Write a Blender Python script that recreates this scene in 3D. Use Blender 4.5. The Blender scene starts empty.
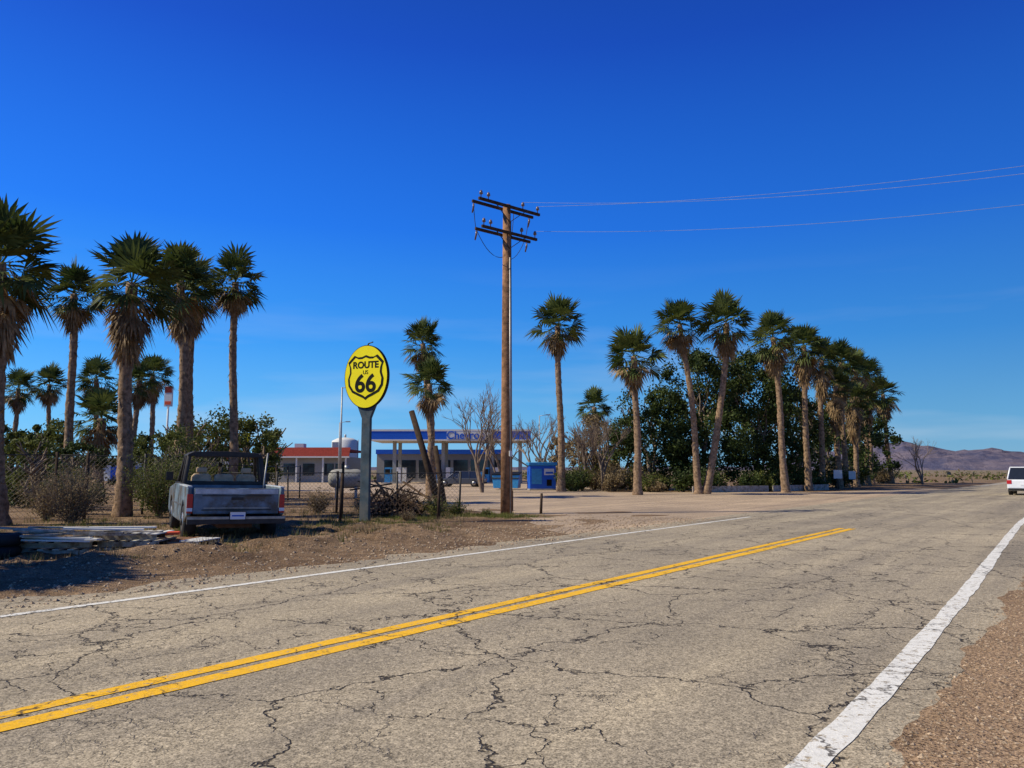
import bpy, bmesh, math, random
from mathutils import Vector, Matrix, noise
R=random.Random(66)
scene=bpy.context.scene
scene.view_settings.view_transform='Standard'; scene.view_settings.look='None'
scene.view_settings.exposure=0; scene.view_settings.gamma=1
sin,cos,pi,rad=math.sin,math.cos,math.pi,math.radians
# road frame: U along the road, N towards its left side
U=Vector((.607,.795)); N=Vector((-.795,.607))
def rw(v,w,z=0.0):
    return (U.x*v+N.x*w, U.y*v+N.y*w, z)
def sstep(a,b,x):
    t=max(0,min(1,(x-a)/(b-a))); return t*t*(3-2*t)

# ------------------------------------------------------------ materials
class NT:
    def __init__(s,name):
        s.m=bpy.data.materials.new(name); s.m.use_nodes=True
        s.t=s.m.node_tree; s.n=s.t.nodes; s.l=s.t.links
        s.b=s.n['Principled BSDF']; s.out=s.n['Material Output']
    def new(s,typ,**k):
        x=s.n.new(typ)
        for a,b in k.items(): setattr(x,a,b)
        return x
    def pos(s): return s.new('ShaderNodeNewGeometry').outputs['Position']
    def noise(s,vec,scale,detail=3,rough=.6):
        x=s.new('ShaderNodeTexNoise'); x.inputs['Scale'].default_value=scale
        x.inputs['Detail'].default_value=detail; x.inputs['Roughness'].default_value=rough
        if vec is not None: s.l.new(vec,x.inputs['Vector'])
        return x.outputs['Fac']
    def rng(s,v,a,b,c=0,d=1,smooth=False):
        x=s.new('ShaderNodeMapRange'); 
        if smooth: x.interpolation_type='SMOOTHSTEP'
        s.l.new(v,x.inputs[0])
        for i,q in enumerate((a,b,c,d)): x.inputs[i+1].default_value=q
        return x.outputs[0]
    def math(s,op,a,b=None):
        x=s.new('ShaderNodeMath',operation=op)
        for i,q in enumerate((a,b)):
            if q is None: continue
            if isinstance(q,(int,float)): x.inputs[i].default_value=q
            else: s.l.new(q,x.inputs[i])
        return x.outputs[0]
    def mix(s,f,a,b,mode='MIX'):
        x=s.new('ShaderNodeMix',data_type='RGBA',blend_type=mode)
        if isinstance(f,(int,float)): x.inputs[0].default_value=f
        else: s.l.new(f,x.inputs[0])
        for i,q in ((6,a),(7,b)):
            if isinstance(q,tuple): x.inputs[i].default_value=(*q[:3],1)
            else: s.l.new(q,x.inputs[i])
        return x.outputs[2]
    def bump(s,h,strength=.5,dist=.02):
        x=s.new('ShaderNodeBump'); x.inputs['Strength'].default_value=strength
        x.inputs['Distance'].default_value=dist; s.l.new(h,x.inputs['Height'])
        s.l.new(x.outputs[0],s.b.inputs['Normal'])
    def col(s,c):
        if isinstance(c,tuple): s.b.inputs['Base Color'].default_value=(*c[:3],1)
        else: s.l.new(c,s.b.inputs['Base Color'])
    def rough(s,r,spec=.3,metal=0):
        s.b.inputs['Roughness'].default_value=r; s.b.inputs['Specular IOR Level'].default_value=spec
        s.b.inputs['Metallic'].default_value=metal

def simple(name,c,rough=.7,metal=0,var=.25,scale=6,spec=.3,bump=0,dirt=None):
    k=NT(name); p=k.pos()
    n=k.noise(p,scale,3)
    lo=tuple(x*(1-var) for x in c); hi=tuple(min(1,x*(1+var)) for x in c)
    cc=k.mix(k.rng(n,.3,.7),lo,hi)
    if dirt:
        cc=k.mix(k.rng(k.noise(p,scale*.45,6,.7),.48,.62),cc,dirt)
    k.col(cc); k.rough(rough,spec,metal)
    if bump: k.bump(k.noise(p,scale*4,4),bump,.02)
    return k.m

def road_cracks(k,p):
    d1=k.new('ShaderNodeTexNoise'); d1.inputs['Scale'].default_value=1.3; d1.inputs['Detail'].default_value=5
    d1.inputs['Roughness'].default_value=.65; k.l.new(p,d1.inputs['Vector'])
    sub=k.new('ShaderNodeVectorMath',operation='SUBTRACT'); k.l.new(d1.outputs['Color'],sub.inputs[0]); sub.inputs[1].default_value=(.5,.5,.5)
    sc=k.new('ShaderNodeVectorMath',operation='SCALE'); k.l.new(sub.outputs[0],sc.inputs[0]); sc.inputs['Scale'].default_value=.9
    ad=k.new('ShaderNodeVectorMath',operation='ADD'); k.l.new(p,ad.inputs[0]); k.l.new(sc.outputs[0],ad.inputs[1])
    def vor(scale,width,soft):
        v=k.new('ShaderNodeTexVoronoi',feature='DISTANCE_TO_EDGE'); v.inputs['Scale'].default_value=scale
        k.l.new(ad.outputs[0],v.inputs['Vector'])
        return k.rng(v.outputs['Distance'],width,width+soft,1,0)
    big=vor(.45,.0022,.005); med=vor(1.35,.004,.010); fine=vor(4.2,.009,.024)
    m1=k.rng(k.noise(p,.35,2),.42,.52); m2=k.rng(k.noise(p,.5,3),.53,.63)
    m0=k.rng(k.noise(p,1.7,3),.30,.42)
    big=k.math('MULTIPLY',big,m0)
    med=k.math('MULTIPLY',k.math('MULTIPLY',med,m1),k.rng(k.noise(p,2.1,2),.40,.5)); fine=k.math('MULTIPLY',fine,m2); fine=k.math('MULTIPLY',fine,.6)
    return k.math('MAXIMUM',k.math('MAXIMUM',big,med),fine)
def asphalt_col(k,p,base):
    sp=k.noise(p,70,2,.75); sp2=k.noise(p,22,2,.7)
    v=k.new('ShaderNodeTexVoronoi'); v.inputs['Scale'].default_value=50; k.l.new(p,v.inputs['Vector'])
    dk=tuple(x*.20 for x in base); lt=tuple(min(1,x*1.7) for x in base)
    c=k.mix(k.rng(sp,.37,.60),dk,lt)
    bw=k.new('ShaderNodeRGBToBW'); k.l.new(v.outputs['Color'],bw.inputs[0])
    c=k.mix(.45,c,k.mix(bw.outputs[0],tuple(x*.3 for x in base),tuple(x*1.75 for x in base)))
    c=k.mix(.7,c,k.mix(k.rng(sp2,.3,.7),(.6,.6,.6),(1.3,1.3,1.3)),'MULTIPLY')
    mp=k.new('ShaderNodeMapping'); mp.inputs['Rotation'].default_value=(0,0,-math.atan2(U.y,U.x)); k.l.new(p,mp.inputs['Vector'])
    m2=k.new('ShaderNodeMapping'); m2.inputs['Scale'].default_value=(.05,.9,1); k.l.new(mp.outputs[0],m2.inputs['Vector'])
    st=k.noise(m2.outputs[0],1.2,4)
    c=k.mix(.9,c,k.mix(k.rng(st,.35,.65),(.74,.74,.76),(1.18,1.16,1.1)),'MULTIPLY')
    c=k.mix(.8,c,k.mix(k.rng(k.noise(p,.25,4),.35,.65),(.78,.78,.78),(1.14,1.13,1.1)),'MULTIPLY')
    return c,sp
def asphalt(name,base,crack=True):
    k=NT(name); p=k.pos(); c,sp=asphalt_col(k,p,base)
    h=k.math('MULTIPLY',sp,.5)
    if crack:
        cr=road_cracks(k,p); c=k.mix(k.math('MULTIPLY',cr,.92),c,(.028,.022,.018))
        h=k.math('SUBTRACT',h,k.math('MULTIPLY',cr,1.5))
    k.col(c); k.rough(.85,.15); k.bump(h,.7,.012); return k.m
def paint(name,colr,base,lo,hi):
    k=NT(name); p=k.pos(); c,sp=asphalt_col(k,p,base)
    cr=road_cracks(k,p)
    w=k.rng(k.noise(p,14,6,.75),lo,hi)
    pc=k.mix(k.rng(k.noise(p,30,3),.3,.7),tuple(x*.80 for x in colr),colr)
    c=k.mix(w,c,pc); c=k.mix(k.math('MULTIPLY',cr,.85),c,(.05,.04,.03))
    k.col(c); k.rough(.7,.2); k.bump(sp,.4,.01); return k.m
ROADB=(.375,.315,.225)
M={}
M['road']=asphalt('asphalt',ROADB)
M['lot']=asphalt('lot_paving',(.43,.325,.225),False)
M['white']=paint('white_paint',(.84,.81,.72),ROADB,.39,.46)
M['yellow']=paint('yellow_paint',(.95,.52,.02),ROADB,.35,.44)
def dirt():
    k=NT('dirt'); p=k.pos()
    a=k.noise(p,.35,5,.6); b=k.noise(p,3.2,5,.7); c3=k.noise(p,40,3,.7)
    c=k.mix(k.rng(a,.35,.65),(.17,.108,.062),(.345,.235,.14))
    c=k.mix(.85,c,k.mix(k.rng(b,.3,.7),(.45,.43,.40),(1.3,1.27,1.24)),'MULTIPLY')
    c=k.mix(.85,c,k.mix(k.rng(c3,.35,.65),(.45,.45,.45),(1.5,1.5,1.5)),'MULTIPLY')
    v=k.new('ShaderNodeTexVoronoi'); v.inputs['Scale'].default_value=26; k.l.new(p,v.inputs['Vector'])
    st=k.rng(v.outputs['Distance'],.16,.3,1,0); gate=k.rng(k.noise(p,9,2),.5,.56)
    c=k.mix(k.math('MULTIPLY',st,gate),c,(.42,.35,.26))
    dt=k.new('ShaderNodeVectorMath',operation='DOT_PRODUCT'); k.l.new(p,dt.inputs[0]); dt.inputs[1].default_value=(N.x,N.y,0)
    right=k.rng(dt.outputs['Value'],2,.5)
    c=k.mix(k.math('MULTIPLY',right,.8),c,k.mix(k.rng(c3,.36,.62),(.17,.105,.06),(.60,.41,.25)))
    ln=k.new('ShaderNodeVectorMath',operation='LENGTH'); k.l.new(p,ln.inputs[0])
    far=k.rng(ln.outputs['Value'],90,500)
    c=k.mix(k.math('MULTIPLY',far,.75),c,k.mix(k.rng(k.noise(p,.03,5),.4,.6),(.13,.125,.075),(.27,.2,.14)))
    k.col(c); k.rough(.95,.1)
    h=k.math('ADD',k.math('MULTIPLY',b,1.0),k.math('ADD',k.math('MULTIPLY',c3,.25),k.math('MULTIPLY',st,.25)))
    k.bump(h,1.0,.09); return k.m
M['dirt']=dirt()
def foliage(name,dark,light,transl=.3,scale=1.2):
    k=NT(name); p=k.pos(); n=k.rng(k.noise(p,scale,3),.35,.65); n2=k.rng(k.noise(p,scale*9,1),.3,.7)
    c=k.mix(n,dark,light); c=k.mix(.6,c,k.mix(n2,(.6,.6,.6),(1.4,1.4,1.3)),'MULTIPLY')
    k.col(c); k.rough(.6,.2)
    tr=k.new('ShaderNodeBsdfTranslucent'); k.l.new(c,tr.inputs[0])
    mx=k.new('ShaderNodeMixShader'); mx.inputs[0].default_value=transl
    k.l.new(k.b.outputs[0],mx.inputs[1]); k.l.new(tr.outputs[0],mx.inputs[2]); k.l.new(mx.outputs[0],k.out.inputs[0])
    return k.m
M['frond']=foliage('palm_frond',(.030,.052,.012),(.13,.15,.038),.25,.8)
M['dead']=foliage('dead_frond',(.14,.085,.038),(.42,.28,.14),.15)
M['trunk']=simple('palm_trunk',(.25,.165,.10),.9,var=.6,scale=7,bump=.8,spec=.1)
M['leafd']=foliage('leaf_dark',(.022,.038,.008),(.078,.105,.024),.2,.7)
M['leafo']=foliage('leaf_olive',(.05,.07,.012),(.16,.17,.04),.3,1.2)
M['leafb']=foliage('leaf_dry',(.14,.10,.05),(.34,.25,.13),.25,1.5)
M['grass']=foliage('green_grass',(.08,.10,.02),(.22,.22,.05),.3,1.5)
M['twig']=simple('twig',(.22,.165,.12),.9,var=.3,scale=4,spec=.1)
M['wood']=simple('weathered_wood',(.27,.14,.07),.85,var=.5,scale=5,bump=.6,spec=.15)
M['dwood']=simple('dark_wood',(.055,.035,.022),.85,var=.4,scale=6,spec=.15)
M['bwood']=simple('brown_wood',(.16,.10,.055),.85,var=.5,scale=6,spec=.15)
M['gwood']=simple('grey_board',(.40,.36,.30),.85,var=.35,scale=9,spec=.15,dirt=(.20,.15,.10))
M['steel']=simple('galvanised_steel',(.35,.35,.34),.5,.6,var=.2)
M['mesh']=simple('fence_mesh',(.16,.14,.12),.7,.2,var=.3)
M['dsteel']=simple('dark_steel',(.05,.045,.04),.6,.3)
M['black']=simple('black_rubber',(.02,.02,.02),.75,var=.3)
M['wire']=simple('wire',(.40,.44,.5),.5,.2)
M['white_w']=simple('white_wall',(.66,.64,.58),.8,var=.08)
M['grey_w']=simple('grey_wall',(.30,.29,.26),.8,var=.12)
M['blue']=simple('blue_panel',(.012,.10,.50),.45,var=.1)
M['lblue']=simple('light_blue_panel',(.04,.25,.5),.45,var=.15)
M['red']=simple('red_panel',(.22,.035,.025),.8,var=.25,spec=.1)
M['sign_y']=simple('sign_yellow',(1.0,.82,.02),.6,var=.05,scale=3,spec=.1)
M['sign_k']=simple('sign_black',(.012,.012,.010),.6,var=.1,spec=.1)
M['sign_post']=simple('sign_post_paint',(.06,.085,.10),.75,var=.35,scale=3,dirt=(.11,.115,.11),spec=.1)
M['truckb']=simple('faded_blue_paint',(.14,.185,.22),.5,var=.4,scale=3,dirt=(.10,.08,.06))
M['truckl']=simple('faded_trim',(.48,.51,.52),.45,var=.25,scale=5)
M['seat']=simple('tan_seat',(.50,.36,.22),.9,var=.25,scale=8)
M['chrome']=simple('dull_chrome',(.30,.30,.30),.4,.8,var=.3)
M['rust']=simple('rust',(.13,.065,.035),.9,var=.4)
M['carw']=simple('white_car_paint',(.78,.79,.80),.25,var=.04,spec=.5)
M['card']=simple('silver_car_paint',(.08,.085,.10),.3,.3,var=.05,spec=.5)
M['glass']=simple('dark_glass',(.02,.025,.03),.08,var=.1,spec=.6)
M['tail']=simple('tail_lamp_red',(.5,.01,.01),.3,var=.1,spec=.5)
M['plate']=simple('licence_plate',(.75,.76,.78),.5,var=.04)
M['ceram']=simple('porcelain',(.16,.11,.10),.3,var=.2,spec=.5)
M['stone']=simple('gravel_stone',(.36,.265,.175),.9,var=.6,scale=25,spec=.1)
M['orange']=simple('orange_plastic',(.75,.10,.03),.6,var=.1)

# ------------------------------------------------------------ mesh builder
class MB:
    def __init__(s): s.v=[]; s.f=[]; s.mi=[]; s.mats=[]; s.smooth=[]
    def mid(s,m):
        m=M[m]
        if m not in s.mats: s.mats.append(m)
        return s.mats.index(m)
    def face(s,pts,m,sm=False):
        i=len(s.v); s.v.extend([tuple(p) for p in pts]); s.f.append(tuple(range(i,i+len(pts)))); s.mi.append(s.mid(m)); s.smooth.append(sm)
    def idx(s,verts,faces,m,sm=False):
        i=len(s.v); s.v.extend([tuple(p) for p in verts]); q=s.mid(m)
        for f in faces: s.f.append(tuple(i+a for a in f)); s.mi.append(q); s.smooth.append(sm)
    def box(s,c,d,m,rot=None):
        x,y,z=[a/2 for a in d]
        V=[Vector(p) for p in [(-x,-y,-z),(x,-y,-z),(x,y,-z),(-x,y,-z),(-x,-y,z),(x,-y,z),(x,y,z),(-x,y,z)]]
        if rot is not None: V=[rot@p for p in V]
        c=Vector(c)
        s.idx([p+c for p in V],[(0,3,2,1),(4,5,6,7),(0,1,5,4),(1,2,6,5),(2,3,7,6),(3,0,4,7)],m)
    def bb(s,x0,x1,y0,y1,z0,z1,m): s.box(((x0+x1)/2,(y0+y1)/2,(z0+z1)/2),(x1-x0,y1-y0,z1-z0),m)
    def tube(s,pts,rs,m,n=8,cap=True,sm=True):
        pts=[Vector(p) for p in pts]
        if isinstance(rs,(int,float)): rs=[rs]*len(pts)
        V=[];F=[]
        for i,p in enumerate(pts):
            t=(pts[min(i+1,len(pts)-1)]-pts[max(i-1,0)]).normalized()
            a=Vector((1,0,0)) if abs(t.x)<.8 else Vector((0,1,0))
            e=t.cross(a).normalized(); g=t.cross(e)
            for j in range(n):
                q=2*pi*j/n; V.append(p+(e*cos(q)+g*sin(q))*rs[i])
        for i in range(len(pts)-1):
            for j in range(n):
                F.append((i*n+j,i*n+(j+1)%n,(i+1)*n+(j+1)%n,(i+1)*n+j))
        if cap: F.append(tuple(range(n))[::-1]); F.append(tuple((len(pts)-1)*n+j for j in range(n)))
        s.idx(V,F,m,sm)
    def prism(s,poly,a,b,m):
        n=len(poly); P=[Vector(p) for p in poly]
        V=[p+Vector(a) for p in P]+[p+Vector(b) for p in P]
        F=[tuple(range(n))[::-1],tuple(range(n,2*n))]+[(i,(i+1)%n,n+(i+1)%n,n+i) for i in range(n)]
        s.idx(V,F,m)
    def obj(s,name,parent=None,loc=(0,0,0),rz=0,bevel=0):
        me=bpy.data.meshes.new(name); me.from_pydata(s.v,[],s.f)
        for m in s.mats: me.materials.append(m)
        me.polygons.foreach_set('material_index',s.mi); me.polygons.foreach_set('use_smooth',s.smooth); me.update()
        o=bpy.data.objects.new(name,me); scene.collection.objects.link(o)
        if parent: o.parent=parent
        o.location=loc; o.rotation_euler=(0,0,rz)
        if bevel:
            bm=bmesh.new(); bm.from_mesh(me); bmesh.ops.recalc_face_normals(bm,faces=bm.faces); bm.to_mesh(me); bm.free()
            b=o.modifiers.new('bevel','BEVEL'); b.width=bevel; b.segments=2; b.limit_method='ANGLE'
        return o
def empty(name,loc=(0,0,0),rz=0):
    e=bpy.data.objects.new(name,None); scene.collection.objects.link(e); e.location=loc; e.rotation_euler=(0,0,rz); e.empty_display_size=.3
    return e
def text(body,size,mat,name,parent,loc,rot=(pi/2,0,0),extr=.006,bold=0.0,sx=1):
    c=bpy.data.curves.new(name,'FONT'); c.body=body; c.size=size; c.align_x='CENTER'; c.align_y='CENTER'; c.extrude=extr; c.offset=bold
    t=bpy.data.objects.new(name+'_c',c); scene.collection.objects.link(t)
    dg=bpy.context.evaluated_depsgraph_get(); me=bpy.data.meshes.new_from_object(t.evaluated_get(dg)); bpy.data.objects.remove(t)
    me.materials.clear(); me.materials.append(M[mat])
    o=bpy.data.objects.new(name,me); scene.collection.objects.link(o); o.parent=parent; o.location=loc; o.rotation_euler=rot; o.scale=(sx,1,1)
    return o

# ------------------------------------------------------------ ground
def hgt(x,y):
    v=U.x*x+U.y*y; w=N.x*x+N.y*y
    if w>10.0:
        k=sstep(11.4,13.0,w)*(1-sstep(19,24,w))*(1-sstep(13,19,v))
        a=noise.noise(Vector((x*.9,y*.9,3)))*.12+noise.noise(Vector((x*2.3,y*2.3,7)))*.10+.07*noise.noise(Vector((x*5,y*5,1)))
        berm=.22*math.exp(-((w-12.9)/.8)**2)*(1-sstep(13,18,v))*sstep(11.2,12.2,w)*(.8+.9*noise.noise(Vector((x*.8,y*.8,12))))
        g=0.03*noise.noise(Vector((x*.6,y*.6,9)))*sstep(11.3,13,w)*(1-sstep(20,34,v))
        lip=.045*sstep(10.2,11.4,w+.7*noise.noise(Vector((x*.9,y*.9,22)))+.3*noise.noise(Vector((x*3,y*3,2))))*(1-sstep(12,16,v))
        return k*a+berm+g+lip
    if w<1.6:
        return .035*sstep(1.25,.65,w+.22*noise.noise(Vector((x*.9,y*.9,22)))+.14*noise.noise(Vector((x*3,y*3,2))))-.05*sstep(-.2,-2,w)*1.0 + .02*noise.noise(Vector((x*1.5,y*1.5,5)))*sstep(.4,-1,w)-.25*sstep(-2,-6,w)
    return 0
def lines(a,b,st,far):
    L=[]; x=a
    while x<=b+1e-6: L.append(x); x+=st
    g=st; x=b
    while x<far: g*=1.22; x+=g; L.append(x)
    g=st; x=a; P=[]
    while x>-far: g*=1.22; x-=g; P.append(x)
    return P[::-1]+L
xs=lines(-20,13,.15,12000); ys=lines(2,28,.15,12000)
V=[(x,y,hgt(x,y)) for y in ys for x in xs]; nx=len(xs)
F=[(j*nx+i,j*nx+i+1,(j+1)*nx+i+1,(j+1)*nx+i) for j in range(len(ys)-1) for i in range(nx-1)]
g=MB(); g.idx(V,F,'dirt',True); g.obj('ground')

def strip(name,fa,fb,v0,v1,z,mat,step=.3,far=60,jit=0):
    vs=[];v=v0
    while v<v1:
        vs.append(v); v+= step if -5<v<far else max(step,abs(v)*.05)
    vs.append(v1)
    mb=MB(); V=[]
    for v in vs:
        ja=jit*noise.noise(Vector((v*.9,1.3,0)))+jit*.6*noise.noise(Vector((v*3.1,9.3,0)))
        jb=jit*noise.noise(Vector((v*.8,7.7,4)))+jit*.6*noise.noise(Vector((v*3.7,2.3,4)))
        V+=[rw(v,fa(v)+ja,z),rw(v,fb(v)+jb,z)]
    mb.idx(V,[(2*i,2*i+2,2*i+3,2*i+1) for i in range(len(vs)-1)],mat)
    return mb.obj(name)
strip('road',lambda v:.45,lambda v:11.1-.5*sstep(11,15,v),-80,2500,.012,'road',jit=.1)
rl=lambda v:1.25+.80*sstep(2,34,v)*1.0+.25*sstep(30,60,v)
strip('road_edge_line',lambda v:rl(v)+.02,lambda v:rl(v)+.20,-60,1500,.017,'white',step=.12,jit=.024)
strip('road_edge_line',lambda v:9.58,lambda v:9.71,-60,26,.017,'white',jit=.014)
strip('road_edge_line',lambda v:9.58,lambda v:9.71,88,1500,.017,'white')
for s0,s1 in ((-60,22.5),(88,1500)):
    strip('centre_line',lambda v:5.44,lambda v:5.62,s0,s1,.017,'yellow',step=.12,jit=.014)
    strip('centre_line',lambda v:5.72,lambda v:5.88,s0,s1,.017,'yellow',step=.12,jit=.014)
mb=MB()
def edge(pts,n=14,j=.25):
    out=[]
    for i in range(len(pts)):
        a=Vector(pts[i]); b=Vector(pts[(i+1)%len(pts)])
        for q in range(n):
            p=a.lerp(b,q/n); p+=Vector((noise.noise(p*.7)*j,noise.noise(p*.7+Vector((9,9,0)))*j,0)); p.z=.007; out.append(p)
    return out
pp=[rw(16,10.2),rw(74,10.2),rw(76,12.5),(22,56,0),(7,56,0),(9,108,0),(-34,108,0),(-30,70,0),(-9,52,0),(-3,33,0),rw(22,16.2),rw(17.5,12.5)]
mb.face(edge(pp),'lot'); mb.obj('forecourt_paving')

# ------------------------------------------------------------ palms
def fan(mb,c,d,R_,rng,m,droop=.28,nb=13,spread=1.45,pet=.8):
    d=d.normalized(); up=Vector((0,0,1))
    s=d.cross(up)
    if s.length<.15: s=Vector((cos(rng.random()*6),sin(rng.random()*6),0))
    s.normalize(); s=(s+Vector((0,0,rng.uniform(-.6,.6)))).normalized(); n=s.cross(d).normalized()
    e=c+d*pet; e.z-=pet*.08
    w=.018
    mb.face([c-s*w,c+s*w,e+s*w,e-s*w],m)
    d2=(d+Vector((0,0,-.12))).normalized()
    for i in range(nb):
        a=(-1+2*i/(nb-1))*spread+rng.uniform(-.04,.04)
        q=(d2*cos(a)+s*sin(a)+n*(.14*abs(sin(a)))).normalized()
        L=R_*(1-.12*(abs(a)/spread)**2)*rng.uniform(.86,1.08)
        t=q.cross(n).normalized(); bw=L*.058
        mid=e+q*L*.55; mid.z-=droop*L*.05
        tip=e+q*L*.98; tip.z-=droop*L*rng.uniform(.3,1.0)
        mb.face([e,mid-t*bw,tip,mid+t*bw],m)
palm_n=[0]
def palm(top,base,zt,R_,skirt=1.0,tr=.22,bow=0,nl=34):
    palm_n[0]+=1; rng=random.Random(palm_n[0]*17)
    T=Vector((top[0],top[1],zt)); B=Vector((base[0],base[1],-.1)); mb=MB()
    n=max(10,int(zt/.22)); pts=[];rs=[]
    ph=rng.random()*6
    for i in range(n+1):
        t=i/n; p=B.lerp(T,t); p.x+=bow*sin(pi*t)+.09*sin(t*5+ph)*t*(1-t)*4; 
        pts.append(p); r=tr*(1.0-.28*t)+(.12*math.exp(-t*zt*1.4))
        rs.append(r*(1+.10*(i%2)+rng.uniform(-.09,.09)))
    mb.tube(pts,rs,'trunk',9)
    # cut leaf bases and loose fibre sticking out of the trunk
    for i in range(int(zt*9)):
        t=rng.uniform(.12,.98); p=B.lerp(T,t); p.x+=bow*sin(pi*t)+.09*sin(t*5+ph)*t*(1-t)*4
        a=rng.random()*6.28; o=Vector((cos(a),sin(a),0)); r=tr*(1-.28*t)
        q=p+o*r*.9; sd=Vector((-sin(a),cos(a),0))*.05
        mb.face([q-sd,q+sd,q+o*rng.uniform(.06,.16)+Vector((0,0,rng.choice((-.22,.12))))],rng.choice(('trunk','dead')))
    pet=R_*.46; fr=R_*.56
    tilt=Vector((rng.uniform(-.2,.2),rng.uniform(-.2,.2),0))
    for i in range(nl):
        u=(i+.5)/nl
        el=rad(86-122*u**.95+rng.uniform(-12,12)); az=i*2.399+rng.uniform(-.4,.4)
        d=Vector((cos(el)*cos(az),cos(el)*sin(az),sin(el)))+tilt
        c=T+Vector((0,0,.10-.40*u))
        k=1-.15*max(0,(u-.6)/.4)
        fan(mb,c,d,fr*k*rng.uniform(.75,1.14),rng,'frond' if u<.9 or rng.random()<.5 else 'dead',.12+.4*u,pet=pet*k*rng.uniform(.6,1.25),nb=14)
    ns=int(20+26*skirt)
    for i in range(ns):
        u=rng.random(); el=rad(-32-52*min(1,u+.15)); az=i*2.399+rng.uniform(-.4,.4)
        d=Vector((cos(el)*cos(az),cos(el)*sin(az),sin(el)))
        k=max(0,min(n,int(n*(1-(.12+u*skirt)/zt)))); c=Vector(pts[k])
        fan(mb,c,d,fr*.78*rng.uniform(.6,1.1),rng,'dead',.5,nb=8,spread=.8,pet=pet*(.75-.5*u))
    mb.obj('palm_tree')
P=[ # top(x,y) base(x,y) z R skirt radius bow
((-15.0,22),(-14.5,22),7.6,2.1,1.6,.24,0),
((-20.3,35),(-19.9,35),9.7,1.65,.9,.2,0),
((-13.1,26),(-13.0,26),8.0,1.95,1.8,.24,0),
((-14.5,33),(-14.2,33),9.8,1.95,1.6,.22,.15),
((-15.6,37),(-15.5,37),10.2,1.8,1.2,.22,0),
((-13.2,36),(-12.95,36),10.5,1.8,.6,.2,0),
((-42.3,70),(-42,70),9.4,2.1,.8,.22,0),
((-41.9,65),(-42,65),8.5,2,.8,.22,0),
((-32.6,60),(-32.2,60),8.7,2,1.5,.22,0),
((-28.2,60),(-28,60),9.0,2,1.0,.22,0),
((-24,45),(-24,45),4.6,2.1,1.6,.3,0),
((-26.8,55),(-27,55),8.0,1.8,1,.22,0),
((-5.4,46),(-4.75,46),9.2,1.75,.5,.2,.2),
((-4.75,44),(-4.6,44),6.5,1.75,.8,.22,0),
((3.5,58),(3.7,58),12.5,2.6,.7,.27,0),
((8.0,50),(8.1,50),9.0,2.3,.9,.24,0),
((11.5,52),(12.5,52),11.5,2.05,.9,.22,.15),
((14.7,52),(12.95,52),11.6,2.3,1.1,.24,.35),
((18.9,55),(19.4,55),11.1,2.15,1.6,.24,0),
((23.0,60),(22.9,60),11.3,2.2,2.0,.25,0),
((26.8,66),(26.3,66),11.1,2.2,2.4,.25,0),
((31.0,72),(31,72),11.7,2.4,2.4,.25,0),
((36,80),(36,80),12.1,2.4,2.4,.25,0),
((41,88),(40.8,88),12.4,2.4,2.4,.25,0),
((44.5,92),(45,92),10.6,2.8,1.8,.27,0),
((28.7,68),(28.7,68),9.0,2.1,3.2,.25,0),
((33.3,75),(33.3,75),8.4,2.2,3,.25,0),
((7.5,70),(7.5,70),7.3,2.0,2.2,.25,0),
((38.5,84),(38.5,84),9.5,2.4,3,.25,0),
((-17.5,13.0),(-17.3,12.8),7.2,2.0,2,.24,0),
((-14.2,10.3),(-14.0,10.3),6.4,2.0,2,.24,0),
]
for i,(t,b,z,r,sk,tr,bow) in enumerate(P):
    palm(t,b,z,r,sk,tr,bow,nl=46 if t[1]<40 else 42)

# ------------------------------------------------------------ broadleaf trees and shrubs
def leaf(mb,p,s,rng,m):
    a=Vector((rng.gauss(0,1),rng.gauss(0,1),rng.gauss(0,1))).normalized()
    b=a.orthogonal().normalized(); b=Matrix.Rotation(rng.random()*6.28,3,a)@b; c=a.cross(b)
    s*=rng.uniform(.6,1.3)
    mb.face([p-b*s*.5,p+c*s*.28,p+b*s*.5,p-c*s*.28],m)
def branchy(mb,p,d,L,r,depth,rng,m,spread=.6,tips=None):
    segs=3; q=Vector(p); pts=[q.copy()]; dd=d.normalized()
    for i in range(segs):
        dd=(dd+Vector((rng.uniform(-1,1),rng.uniform(-1,1),rng.uniform(-.4,.7)))*.16).normalized()
        q=q+dd*L/segs; pts.append(q.copy())
    mb.tube(pts,[r*(1-.12*i) for i in range(segs+1)],m,4 if depth<3 else 7,cap=False)
    if depth==0: return
    for k in range(rng.choice((2,3,3))):
        nd=(dd+Vector((rng.uniform(-1,1),rng.uniform(-1,1),rng.uniform(-.5,.6)))*spread).normalized()
        branchy(mb,pts[rng.choice((2,3,3))],nd,L*rng.uniform(.6,.82),r*.6,depth-1,rng,m,spread)
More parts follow.
